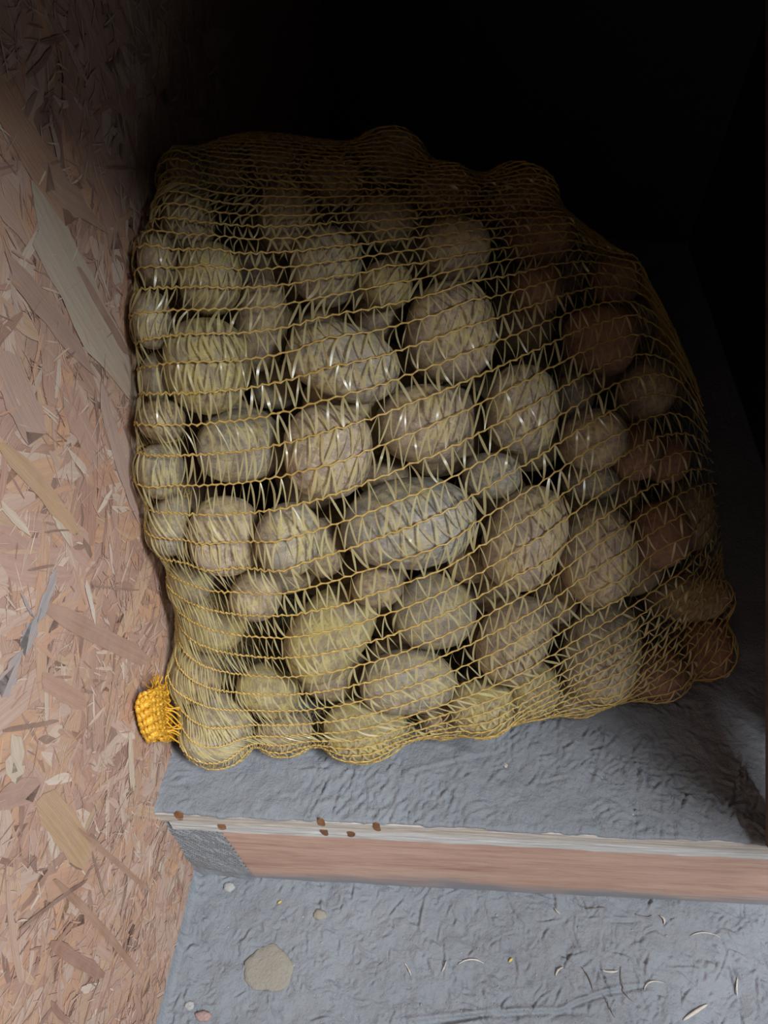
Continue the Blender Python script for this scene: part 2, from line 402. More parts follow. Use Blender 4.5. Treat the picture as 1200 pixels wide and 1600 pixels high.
# ---------------------------------------------------------------- sack: potatoes
P=[
(0.0524,0.2125,0.3630, 0.0214,0.0239,0.0240, 0.861,0.485,0.116,0.102,'y'),
(0.0804,0.2187,0.3271, 0.0195,0.0328,0.0240, 0.882,0.455,0.119,0.023,'b'),
(0.1224,0.2492,0.3562, 0.0244,0.0282,0.0240, 0.866,0.491,0.093,-0.010,'g'),
(0.1637,0.2407,0.3493, 0.0185,0.0185,0.0240, 0.871,0.488,0.017,0.047,'y'),
(0.0550,0.1713,0.3263, 0.0291,0.0324,0.0254, 0.886,0.435,0.123,0.101,'y'),
(0.1415,0.1843,0.3271, 0.0392,0.0248,0.0240, 0.888,0.428,0.124,-0.111,'g'),
(0.0886,0.2822,0.3697, 0.0217,0.0261,0.0240, 0.848,0.519,0.072,0.079,'b'),
(0.0311,0.2446,0.3839, 0.0195,0.0220,0.0240, 0.842,0.513,0.125,0.111,'b'),
(0.2088,0.2359,0.3216, 0.0337,0.0359,0.0291, 0.884,0.465,-0.022,0.028,'p'),
(0.2079,0.3038,0.3437, 0.0266,0.0243,0.0240, 0.860,0.509,-0.020,0.024,'p'),
(0.2642,0.2078,0.2801, 0.0269,0.0331,0.0252, 0.905,0.421,-0.069,0.010,'g'),
(0.1960,0.1762,0.2877, 0.0324,0.0286,0.0250, 0.911,0.410,-0.011,0.038,'p'),
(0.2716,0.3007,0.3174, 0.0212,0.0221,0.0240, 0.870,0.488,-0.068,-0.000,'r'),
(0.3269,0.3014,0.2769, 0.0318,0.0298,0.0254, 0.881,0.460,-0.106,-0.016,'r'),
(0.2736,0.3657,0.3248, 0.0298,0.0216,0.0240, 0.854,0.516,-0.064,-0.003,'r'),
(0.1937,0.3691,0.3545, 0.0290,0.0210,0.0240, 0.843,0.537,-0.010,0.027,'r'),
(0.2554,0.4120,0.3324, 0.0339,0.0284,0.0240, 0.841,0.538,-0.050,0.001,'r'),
(0.0734,0.1570,0.2735, 0.0314,0.0264,0.0240, 0.903,0.396,0.073,0.150,'g'),
(0.1359,0.1423,0.2862, 0.0307,0.0316,0.0268, 0.918,0.389,0.048,0.064,'p'),
(0.0647,0.1191,0.2203, 0.0267,0.0298,0.0240, 0.933,0.332,0.110,0.085,'p'),
(0.1128,0.1088,0.2361, 0.0226,0.0269,0.0240, 0.940,0.330,0.084,0.030,'g'),
(0.1930,0.1301,0.2350, 0.0490,0.0359,0.0334, 0.934,0.346,-0.025,0.092,'q'),
(0.1305,0.1321,0.2008, 0.0178,0.0232,0.0240, 0.941,0.330,0.048,0.063,'b'),
(0.0841,0.1035,0.1737, 0.0202,0.0202,0.0240, 0.948,0.296,0.089,0.076,'p'),
(0.0395,0.1170,0.1120, 0.0283,0.0283,0.0240, 0.950,0.277,0.114,0.082,'y'),
(0.1340,0.1009,0.1289, 0.0480,0.0326,0.0300, 0.852,0.267,-0.071,0.446,'y'),
(0.0865,0.0842,0.0669, 0.0275,0.0222,0.0240, 0.958,0.215,0.127,-0.142,'y'),
(0.1669,0.0747,0.0339, 0.0373,0.0266,0.0251, 0.968,0.218,0.001,0.121,'y'),
(0.0441,0.0626,0.0319, 0.0314,0.0314,0.0275, 0.969,0.211,0.107,0.073,'g'),
(0.0998,0.0667,0.0271, 0.0248,0.0183,0.0240, 0.973,0.212,0.066,0.064,'b'),
(0.2749,0.1486,0.2072, 0.0304,0.0451,0.0285, 0.924,0.348,-0.012,-0.161,'p'),
(0.3366,0.1698,0.1723, 0.0317,0.0415,0.0294, 0.936,0.331,-0.122,0.004,'p'),
(0.2164,0.1362,0.1267, 0.0355,0.0318,0.0272, 0.955,0.293,-0.025,0.040,'g'),
(0.2784,0.1190,0.1216, 0.0298,0.0378,0.0277, 0.948,0.285,-0.025,-0.140,'b'),
(0.1949,0.0936,0.0847, 0.0438,0.0295,0.0273, 0.968,0.248,-0.006,0.047,'g'),
(0.3603,0.1454,0.0803, 0.0338,0.0468,0.0310, 0.952,0.280,-0.106,-0.071,'g'),
(0.2608,0.0898,0.0625, 0.0279,0.0236,0.0240, 0.970,0.233,-0.056,0.036,'y'),
(0.3046,0.1145,0.0568, 0.0235,0.0246,0.0240, 0.965,0.247,-0.088,0.027,'y'),
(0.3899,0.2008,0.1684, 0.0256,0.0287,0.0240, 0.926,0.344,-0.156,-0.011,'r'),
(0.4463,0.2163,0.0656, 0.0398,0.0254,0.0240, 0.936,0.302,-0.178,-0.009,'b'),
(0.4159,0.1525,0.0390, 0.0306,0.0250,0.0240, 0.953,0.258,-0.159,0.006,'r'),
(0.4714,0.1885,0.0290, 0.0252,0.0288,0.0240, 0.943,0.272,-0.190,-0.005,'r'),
(0.3199,0.2160,0.2492, 0.0267,0.0238,0.0240, 0.909,0.402,-0.112,-0.006,'b'),
(0.3261,0.2174,0.2050, 0.0242,0.0174,0.0240, 0.919,0.377,-0.112,-0.001,'q'),
(0.3605,0.2358,0.2240, 0.0208,0.0238,0.0240, 0.908,0.395,-0.136,-0.015,'r'),
(0.2466,0.1759,0.2436, 0.0227,0.0172,0.0240, 0.923,0.379,-0.055,0.022,'q'),
(0.0189,0.1878,0.3466, 0.0128,0.0192,0.0240, 0.869,0.457,0.149,0.118,'g'),
(0.0191,0.1781,0.3092, 0.0131,0.0184,0.0240, 0.885,0.424,0.153,0.115,'g'),
(0.0270,0.1484,0.2967, 0.0157,0.0157,0.0240, 0.898,0.400,0.147,0.108,'b'),
(0.0217,0.1373,0.2615, 0.0166,0.0203,0.0240, 0.911,0.369,0.152,0.106,'g'),
(0.0220,0.1283,0.2148, 0.0171,0.0228,0.0240, 0.926,0.335,0.143,0.098,'g'),
(0.0194,0.2136,0.3718, 0.0136,0.0179,0.0240, 0.851,0.491,0.144,0.120,'b'),
(0.0211,0.2814,0.3934, 0.0160,0.0196,0.0240, 0.831,0.529,0.130,0.116,'b'),
(0.0357,0.3205,0.3837, 0.0205,0.0170,0.0240, 0.830,0.539,0.104,0.100,'b'),
(0.0700,0.3451,0.3810, 0.0213,0.0167,0.0240, 0.830,0.546,0.076,0.082,'b'),
(0.1152,0.3340,0.3746, 0.0235,0.0178,0.0240, 0.838,0.539,0.047,0.063,'b'),
(0.1546,0.3093,0.3603, 0.0241,0.0194,0.0240, 0.851,0.522,0.020,0.047,'g'),
(0.0287,0.1217,0.1575, 0.0175,0.0206,0.0240, 0.941,0.301,0.128,0.089,'g'),
(0.2402,0.1570,0.1657, 0.0196,0.0168,0.0240, 0.944,0.324,-0.046,0.031,'b'),
(0.1722,0.1148,0.1836, 0.0202,0.0165,0.0240, 0.950,0.307,0.012,0.051,'b'),
(0.1502,0.3915,0.3702, 0.0272,0.0209,0.0240, 0.830,0.556,0.018,0.044,'b'),
(0.3052,0.2580,0.2544, 0.0189,0.0189,0.0240, 0.899,0.428,-0.095,-0.003,'q'),
(0.0261,0.0869,0.0747, 0.0219,0.0240,0.0240, 0.959,0.243,0.125,0.081,'b'),
(0.1557,0.2598,0.3100, 0.0179,0.0179,0.0240, 0.881,0.470,0.021,0.050,'b'),
(0.0855,0.2178,0.2779, 0.0192,0.0192,0.0240, 0.897,0.429,0.080,0.079,'g'),
(0.1695,0.1813,0.2284, 0.0194,0.0176,0.0240, 0.925,0.377,0.012,0.049,'b'),
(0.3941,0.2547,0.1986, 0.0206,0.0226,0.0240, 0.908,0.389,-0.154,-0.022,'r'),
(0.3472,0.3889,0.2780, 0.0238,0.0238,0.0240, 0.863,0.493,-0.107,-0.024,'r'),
(0.3148,0.1673,0.1198, 0.0202,0.0252,0.0240, 0.947,0.305,-0.100,0.016,'b'),
(0.3478,0.1292,0.0264, 0.0224,0.0190,0.0240, 0.963,0.244,-0.115,0.021,'g'),
(0.2301,0.0974,0.0267, 0.0237,0.0194,0.0240, 0.972,0.228,-0.032,0.042,'b'),
(0.2554,0.4921,0.1974, 0.0410,0.0334,0.0299, 0.553,-0.354,0.310,-0.688,'f'),
(0.1199,0.3159,0.2454, 0.0370,0.0290,0.0270, 0.307,-0.166,0.162,0.923,'f'),
(0.0680,0.2786,0.3188, 0.0376,0.0308,0.0274, 0.549,-0.111,-0.302,0.771,'f'),
(0.2751,0.2386,0.2253, 0.0373,0.0298,0.0272, 0.380,-0.390,-0.146,-0.826,'f'),
(0.1859,0.4175,0.1870, 0.0384,0.0287,0.0280, 0.355,0.528,0.023,0.771,'f'),
(0.1996,0.4148,0.2501, 0.0396,0.0298,0.0289, 0.335,0.594,0.406,0.609,'f'),
(0.3360,0.4754,0.1527, 0.0360,0.0293,0.0262, 0.207,-0.673,0.031,-0.710,'f'),
(0.2056,0.2100,0.1284, 0.0335,0.0274,0.0244, 0.536,-0.401,-0.300,0.680,'f'),
(0.3079,0.4774,0.2312, 0.0393,0.0332,0.0287, 0.503,-0.308,-0.393,0.705,'f'),
(0.0539,0.4466,0.1201, 0.0358,0.0287,0.0262, 0.109,0.059,0.650,-0.750,'f'),
(0.1123,0.2077,0.2118, 0.0399,0.0305,0.0291, 0.430,0.420,0.067,-0.796,'f'),
(0.3216,0.3216,0.1753, 0.0360,0.0298,0.0263, 0.438,-0.465,-0.521,0.567,'f'),
(0.1847,0.4198,0.3160, 0.0392,0.0331,0.0286, 0.528,-0.088,-0.298,-0.790,'f'),
(0.2287,0.2409,0.0455, 0.0402,0.0315,0.0294, 0.204,-0.520,0.542,0.628,'f'),
(0.3657,0.3159,0.1357, 0.0408,0.0304,0.0298, 0.304,-0.021,0.661,-0.686,'f'),
(0.2530,0.2966,0.0357, 0.0394,0.0307,0.0287, 0.117,0.092,-0.384,0.911,'f'),
(0.1438,0.2034,0.2703, 0.0382,0.0305,0.0279, 0.256,0.359,-0.573,0.691,'f'),
(0.1717,0.3384,0.3199, 0.0338,0.0273,0.0247, 0.310,0.550,0.466,-0.620,'f'),
(0.1990,0.4786,0.0855, 0.0403,0.0320,0.0294, 0.203,0.572,0.450,-0.654,'f'),
(0.1010,0.4140,0.1421, 0.0341,0.0286,0.0249, 0.608,0.221,-0.248,0.721,'f'),
(0.2488,0.3899,0.0981, 0.0342,0.0291,0.0249, 0.391,-0.267,0.217,-0.854,'f'),
(0.3765,0.3041,0.2278, 0.0350,0.0288,0.0256, 0.210,-0.521,0.541,-0.626,'f'),
(0.0991,0.4563,0.2302, 0.0373,0.0280,0.0272, 0.392,0.510,0.468,0.606,'f'),
(0.0512,0.3991,0.3249, 0.0396,0.0297,0.0289, 0.250,0.089,-0.521,0.811,'f'),
(0.3174,0.2707,0.1081, 0.0372,0.0293,0.0271, 0.340,-0.239,-0.003,0.910,'f'),
(0.3825,0.2023,0.0378, 0.0397,0.0301,0.0289, 0.291,-0.591,0.419,-0.625,'f'),
(0.0876,0.2639,0.2230, 0.0390,0.0306,0.0285, 0.604,-0.289,-0.474,-0.572,'f'),
(0.0617,0.1992,0.2408, 0.0360,0.0295,0.0263, 0.272,0.435,0.404,0.757,'f'),
(0.0782,0.3518,0.2719, 0.0371,0.0281,0.0271, 0.094,0.061,0.385,-0.916,'f'),
(0.1008,0.4092,0.2718, 0.0359,0.0305,0.0262, 0.382,0.027,-0.549,-0.743,'f'),
(0.1163,0.2188,0.0716, 0.0391,0.0293,0.0286, 0.332,0.205,-0.283,-0.876,'f'),
(0.4260,0.3451,0.1235, 0.0343,0.0286,0.0250, 0.287,-0.444,0.358,-0.770,'f'),
(0.1454,0.4709,0.1979, 0.0410,0.0347,0.0299, 0.237,-0.537,-0.244,0.772,'f'),
(0.2593,0.2296,0.1676, 0.0378,0.0287,0.0276, 0.162,0.403,0.154,0.887,'f'),
(0.1136,0.3403,0.1858, 0.0382,0.0318,0.0278, 0.111,0.005,0.142,0.984,'f'),
(0.4492,0.2928,0.0886, 0.0386,0.0321,0.0282, 0.660,-0.070,-0.511,0.546,'f'),
(0.0834,0.3390,0.3298, 0.0343,0.0292,0.0250, 0.067,0.469,0.165,-0.865,'f'),
(0.2528,0.4973,0.0491, 0.0346,0.0269,0.0253, 0.386,0.068,0.590,-0.706,'f'),
(0.2057,0.3590,0.1671, 0.0395,0.0335,0.0288, 0.175,-0.212,0.593,-0.757,'f'),
(0.3556,0.4217,0.1715, 0.0350,0.0289,0.0256, 0.041,0.553,-0.108,0.825,'f'),
(0.2178,0.4659,0.1558, 0.0379,0.0286,0.0277, 0.122,0.022,-0.152,0.981,'f'),
(0.2609,0.1816,0.1211, 0.0384,0.0295,0.0280, 0.410,0.416,0.493,-0.644,'f'),
(0.1199,0.3912,0.3259, 0.0395,0.0306,0.0289, 0.634,0.116,0.040,-0.764,'f'),
(0.1869,0.3670,0.0677, 0.0349,0.0293,0.0255, 0.011,-0.390,-0.202,-0.898,'f'),
(0.1516,0.4523,0.2689, 0.0346,0.0280,0.0252, 0.337,0.361,0.574,-0.654,'f'),
(0.2752,0.3619,0.2037, 0.0388,0.0328,0.0283, 0.544,0.444,-0.085,0.706,'f'),
(0.1942,0.1340,0.0433, 0.0360,0.0305,0.0263, 0.211,-0.459,-0.493,-0.709,'f'),
(0.3059,0.4298,0.1275, 0.0387,0.0292,0.0282, 0.106,-0.250,0.355,0.895,'f'),
(0.3115,0.3815,0.1585, 0.0361,0.0292,0.0263, 0.420,0.433,0.321,-0.730,'f'),
(0.3198,0.3390,0.0416, 0.0384,0.0324,0.0280, 0.054,0.066,0.376,0.923,'f'),
(0.3377,0.3427,0.2369, 0.0390,0.0332,0.0285, 0.102,0.472,-0.502,-0.717,'f'),
(0.2618,0.3329,0.2650, 0.0397,0.0337,0.0290, 0.623,-0.182,0.349,0.676,'f'),
(0.2574,0.4642,0.1016, 0.0380,0.0321,0.0277, 0.282,-0.515,0.283,-0.758,'f'),
(0.2499,0.3570,0.0455, 0.0411,0.0339,0.0300, 0.505,-0.454,-0.336,-0.652,'f'),
(0.3277,0.2018,0.0593, 0.0363,0.0300,0.0265, 0.047,-0.648,-0.215,0.729,'f'),
(0.1616,0.3076,0.1487, 0.0380,0.0310,0.0277, 0.268,0.249,0.605,-0.707,'f'),
(0.2220,0.2538,0.2193, 0.0339,0.0255,0.0247, 0.631,0.278,0.466,-0.554,'f'),
(0.2129,0.2767,0.1076, 0.0378,0.0307,0.0276, 0.677,0.069,-0.145,-0.719,'f'),
(0.2739,0.1661,0.0450, 0.0374,0.0306,0.0273, 0.272,0.476,0.524,0.652,'f'),
(0.1619,0.1723,0.1142, 0.0399,0.0306,0.0291, 0.122,-0.610,-0.317,0.715,'f'),
(0.1500,0.2655,0.2079, 0.0402,0.0316,0.0294, 0.638,0.092,0.146,0.750,'f'),
(0.0959,0.1518,0.1648, 0.0361,0.0289,0.0263, 0.682,0.080,-0.451,0.570,'f'),
(0.4210,0.3270,0.0388, 0.0349,0.0297,0.0255, 0.193,-0.519,-0.325,0.766,'f'),
(0.4042,0.4379,0.1194, 0.0390,0.0324,0.0285, 0.023,0.287,0.504,0.814,'f'),
(0.1327,0.1191,0.0443, 0.0372,0.0290,0.0272, 0.307,-0.262,-0.394,-0.826,'f'),
(0.3873,0.4868,0.1794, 0.0365,0.0302,0.0267, 0.290,0.031,-0.204,0.935,'f'),
(0.1370,0.4031,0.2214, 0.0390,0.0323,0.0285, 0.257,-0.569,0.064,0.778,'f'),
(0.2815,0.3159,0.0854, 0.0333,0.0259,0.0243, 0.374,0.058,0.292,-0.878,'f'),
(0.2139,0.4226,0.0762, 0.0346,0.0284,0.0252, 0.409,0.052,0.564,-0.715,'f'),
(0.2497,0.3318,0.1308, 0.0413,0.0346,0.0301, 0.203,-0.466,0.260,0.821,'f'),
(0.1491,0.3611,0.2697, 0.0364,0.0295,0.0266, 0.031,-0.219,0.267,-0.938,'f'),
(0.1230,0.4363,0.0904, 0.0361,0.0284,0.0263, 0.388,-0.406,-0.575,-0.595,'f'),
(0.2114,0.2115,0.2493, 0.0375,0.0304,0.0273, 0.553,0.333,0.450,-0.617,'f'),
(0.1178,0.4673,0.0358, 0.0412,0.0308,0.0301, 0.166,0.194,-0.117,-0.960,'f'),
(0.1789,0.3930,0.1218, 0.0371,0.0277,0.0271, 0.269,-0.544,0.142,-0.782,'f'),
(0.2890,0.4993,0.1447, 0.0341,0.0271,0.0249, 0.642,0.103,0.537,-0.537,'f'),
(0.2614,0.4214,0.1702, 0.0387,0.0303,0.0282, 0.587,-0.187,0.548,-0.566,'f'),
(0.1814,0.1897,0.0366, 0.0380,0.0298,0.0277, 0.256,0.206,-0.367,0.870,'f'),
(0.1168,0.2637,0.2825, 0.0382,0.0322,0.0279, 0.179,0.642,-0.527,-0.527,'f'),
(0.2353,0.3062,0.2036, 0.0361,0.0295,0.0263, 0.230,0.136,-0.600,-0.755,'f'),
(0.3502,0.2541,0.1650, 0.0408,0.0341,0.0297, 0.550,-0.081,0.100,0.825,'f'),
(0.2093,0.2927,0.2895, 0.0336,0.0254,0.0245, 0.142,-0.606,-0.038,0.781,'f'),
(0.1976,0.1898,0.1835, 0.0397,0.0333,0.0290, 0.165,-0.139,-0.561,0.799,'f'),
(0.1199,0.3616,0.1056, 0.0345,0.0264,0.0252, 0.375,0.035,-0.146,0.915,'f'),
(0.1597,0.4468,0.1352, 0.0375,0.0312,0.0274, 0.022,0.392,-0.266,0.881,'f'),
(0.4060,0.3946,0.1675, 0.0381,0.0305,0.0278, 0.574,0.388,-0.300,-0.655,'f'),
(0.3222,0.5115,0.0885, 0.0371,0.0307,0.0271, 0.486,0.486,0.206,-0.697,'f'),
(0.3917,0.2660,0.1021, 0.0385,0.0323,0.0281, 0.024,0.057,0.430,0.901,'f'),
(0.1764,0.2580,0.2598, 0.0343,0.0291,0.0250, 0.077,0.033,-0.549,0.832,'f'),
(0.1240,0.2096,0.1412, 0.0343,0.0286,0.0250, 0.306,0.520,0.304,-0.738,'f'),
(0.1062,0.4783,0.1312, 0.0358,0.0276,0.0261, 0.384,-0.212,0.350,0.828,'f'),
(0.3766,0.2104,0.1107, 0.0373,0.0295,0.0272, 0.354,-0.148,0.617,0.687,'f'),
(0.4069,0.4449,0.0581, 0.0339,0.0270,0.0247, 0.460,0.400,-0.049,0.791,'f'),
(0.0623,0.4410,0.0623, 0.0378,0.0311,0.0276, 0.482,0.239,0.212,0.816,'f'),
(0.0939,0.3155,0.1209, 0.0369,0.0296,0.0269, 0.054,-0.165,-0.138,0.975,'f'),
]

# sections: s, x at (z=0), dx/dz, points
SEC=[
 (.00,.022,0,[(.10,.05),(.15,.13),(.19,.25),(.26,.34),(.34,.35),(.42,.22),(.40,.05),(.25,.04)]),
 (.035,.006,0,[(.052,.006),(.113,.13),(.150,.27),(.235,.385),(.36,.395),(.46,.25),(.45,.006),(.25,.003)]),
 (.10,.035,0,[(.036,.006),(.095,.12),(.118,.27),(.22,.392),(.37,.40),(.48,.25),(.47,.006),(.25,.003)]),
 (.35,.14,0,[(.050,.003),(.060,.09),(.088,.25),(.20,.362),(.38,.385),(.50,.25),(.49,.003),(.27,.003)]),
 (.60,.26,-.02,[(.085,.003),(.075,.09),(.115,.23),(.22,.33),(.40,.35),(.53,.22),(.51,.003),(.28,.003)]),
 (.80,.375,-.14,[(.118,.003),(.115,.08),(.155,.20),(.25,.29),(.41,.31),(.54,.19),(.52,.003),(.30,.003)]),
 (.94,.475,-.27,[(.160,.008),(.165,.07),(.195,.15),(.27,.23),(.41,.25),(.52,.15),(.51,.008),(.33,.004)]),
 (1.0,.50,-.30,[(.215,.03),(.225,.07),(.25,.12),(.31,.17),(.39,.18),(.45,.11),(.43,.03),(.33,.02)]),
]
def cr(P,n):
    P=np.array(P,float);m=len(P)
    # uniform arc resample of periodic catmull-rom
    K=40;out=[]
    for i in range(m):
        p0,p1,p2,p3=P[i-1],P[i],P[(i+1)%m],P[(i+2)%m]
        for k in range(K):
            t=k/K
            out.append(.5*((2*p1)+(-p0+p2)*t+(2*p0-5*p1+4*p2-p3)*t*t+(-p0+3*p1-3*p2+p3)*t**3))
    out=np.array(out);d=np.linalg.norm(np.roll(out,-1,0)-out,axis=1);c=np.concatenate([[0],d.cumsum()])
    tt=np.linspace(0,c[-1],n,endpoint=False);o2=np.vstack([out,out[:1]])
    return np.stack([np.interp(tt,c,o2[:,j]) for j in (0,1)],1)
def base(NS=60,NT=90):
    ss=[q[0] for q in SEC];Y=[];
    for s,x,k,p in SEC:
        yz=cr(p,NT);Y.append(np.stack([x+k*(yz[:,1]),yz[:,0],yz[:,1]],1))
    Y=np.array(Y) # m,NT,3
    s=np.linspace(0,1,NS);o=np.empty((NS,NT,3))
    # smooth interpolation (monotone-ish catmull on nonuniform -> pchip-like via hermite finite diff)
    ss=np.array(ss);m=len(ss)
    d=(Y[1:]-Y[:-1])/(ss[1:]-ss[:-1])[:,None,None]
    T=np.zeros_like(Y);T[0]=d[0];T[-1]=d[-1]
    for i in range(1,m-1):
        a=d[i-1];b=d[i];T[i]=np.where(a*b>0,2*a*b/np.where(abs(a+b)<1e-9,1,a+b),0)
    for i,v in enumerate(s):
        k=min(max(np.searchsorted(ss,v)-1,0),m-2);h=ss[k+1]-ss[k];t=(v-ss[k])/h
        o[i]=(2*t**3-3*t*t+1)*Y[k]+(t**3-2*t*t+t)*h*T[k]+(-2*t**3+3*t*t)*Y[k+1]+(t**3-t*t)*h*T[k+1]
    o[...,0]=o[...,0].clip(.005);o[...,2]=o[...,2].clip(.003)
    return o

def potato_mat(name, c1, c2, c3, cd):
    m, nt, b = mat(name); oc = objco(nt)
    oi = N(nt, 'ShaderNodeObjectInfo')
    ad = N(nt, 'ShaderNodeVectorMath', operation='MULTIPLY_ADD'); nt.links.new(oi.outputs['Random'], ad.inputs[0]); ad.inputs[1].default_value = (37, 53, 71); nt.links.new(oc, ad.inputs[2])
    v = ad.outputs[0]
    n1 = noise(nt, v, 1.3, 5, .6); n2 = noise(nt, v, 3.6, 7, .68, dist=.5); n3 = noise(nt, v, 22, 4, .6); n4 = noise(nt, v, 1.9, 3, .5)
    c = mix(nt, ramp(nt, n1, [(.40, (0,0,0)), (.62, (1,1,1))]), c1, c2)
    c = mix(nt, ramp(nt, n4, [(.52, (0,0,0)), (.66, (.8,.8,.8))]), c, c3)
    c = mix(nt, ramp(nt, n2, [(.47, (0,0,0)), (.53, (.7,.7,.7)), (.70, (1,1,1))]), c, cd)
    n5 = noise(nt, v, 5.2, 8, .75, dist=1.2)
    c = mix(nt, ramp(nt, n5, [(.56, (0,0,0)), (.62, (.75,.75,.75))]), c, tuple(x*1.3 for x in c1))
    c = mix(nt, ramp(nt, n5, [(.34, (.8,.8,.8)), (.40, (0,0,0))]), c, tuple(x*.5 for x in cd))
    vo = N(nt, 'ShaderNodeTexVoronoi'); vo.inputs['Scale'].default_value = 9; nt.links.new(v, vo.inputs['Vector'])
    c = mix(nt, ramp(nt, vo.outputs['Distance'], [(.05, (.75,.75,.75)), (.12, (0,0,0))]), c, (.11,.085,.06))
    c = mix(nt, .5, c, ramp(nt, n3, [(.3, (.36,.36,.36)), (.7, (.64,.64,.64))]), 'OVERLAY')
    nt.links.new(c, b.inputs['Base Color']); b.inputs['Roughness'].default_value = .62; b.inputs['Specular IOR Level'].default_value = .3
    a = N(nt, 'ShaderNodeMath', operation='MULTIPLY_ADD'); nt.links.new(n3, a.inputs[0]); a.inputs[1].default_value = .25; nt.links.new(n2, a.inputs[2])
    bump(nt, b, a.outputs[0], .3, .0025)
    return m
PM = {'y': potato_mat('potato_skin_yellow', (.47,.38,.14), (.41,.34,.18), (.34,.29,.22), (.27,.22,.15)),
      'b': potato_mat('potato_skin_brown', (.37,.28,.195), (.46,.37,.19), (.29,.235,.175), (.22,.17,.13)),
      'g': potato_mat('potato_skin_grey', (.41,.34,.255), (.49,.41,.20), (.31,.29,.25), (.26,.22,.175)),
      'p': potato_mat('potato_skin_dusty', (.46,.355,.265), (.51,.41,.19), (.42,.34,.25), (.28,.22,.17)),
      'q': potato_mat('potato_skin_blotched', (.42,.37,.30), (.43,.36,.19), (.26,.26,.26), (.24,.23,.21)),
      'r': potato_mat('potato_skin_shaded', (.30,.165,.095), (.26,.145,.085), (.28,.18,.12), (.18,.11,.075))}  # last skin holds the dim reddish tone of the sack's shadowed part
PM['f'] = PM['b']
def potato_mesh(seed):
    import bmesh
    r = np.random.default_rng(seed)
    bm = bmesh.new(); bmesh.ops.create_icosphere(bm, subdivisions=5, radius=1.0)
    me = bpy.data.meshes.new('potato'); bm.to_mesh(me); bm.free()
    n = len(me.vertices); V = np.empty(n*3, np.float32); me.vertices.foreach_get('co', V); V = V.reshape(-1, 3).astype(float)
    D = V.copy()
    e = r.uniform(2.0, 2.35)
    V /= ((np.abs(D)**e).sum(1)**(1/e))[:, None]
    rad = np.ones(n)
    for k in range(5):
        d = r.normal(size=3); d /= np.linalg.norm(d); s = D@d
        rad += r.normal()*.035*s*s*s + r.normal()*.02*np.sin(2.2*s+r.uniform(0, 6))
    rad += .012*vnoise(D[:,0]*4+9, D[:,1]*4+seed, D[:,2]*4+3)
    for k in range(9):                       # eyes: a small pit under a low brow
        d = r.normal(size=3); d /= np.linalg.norm(d); q = np.linalg.norm(D-d, axis=1)
        up = np.cross(d, (0, 0, 1)); s = ((D-d)@up)
        rad += -.045*np.exp(-(q/.075)**2) + .018*np.exp(-((q-.12)/.06)**2)*(s > 0)
    V *= rad[:, None]/np.percentile(rad, 90)*.985
    me.vertices.foreach_set('co', V.astype(np.float32).ravel()); me.polygons.foreach_set('use_smooth', np.ones(len(me.polygons), bool)); me.update()
    me.materials.append(PM['b'])
    return me
PMESH = [potato_mesh(100+k) for k in range(9)]
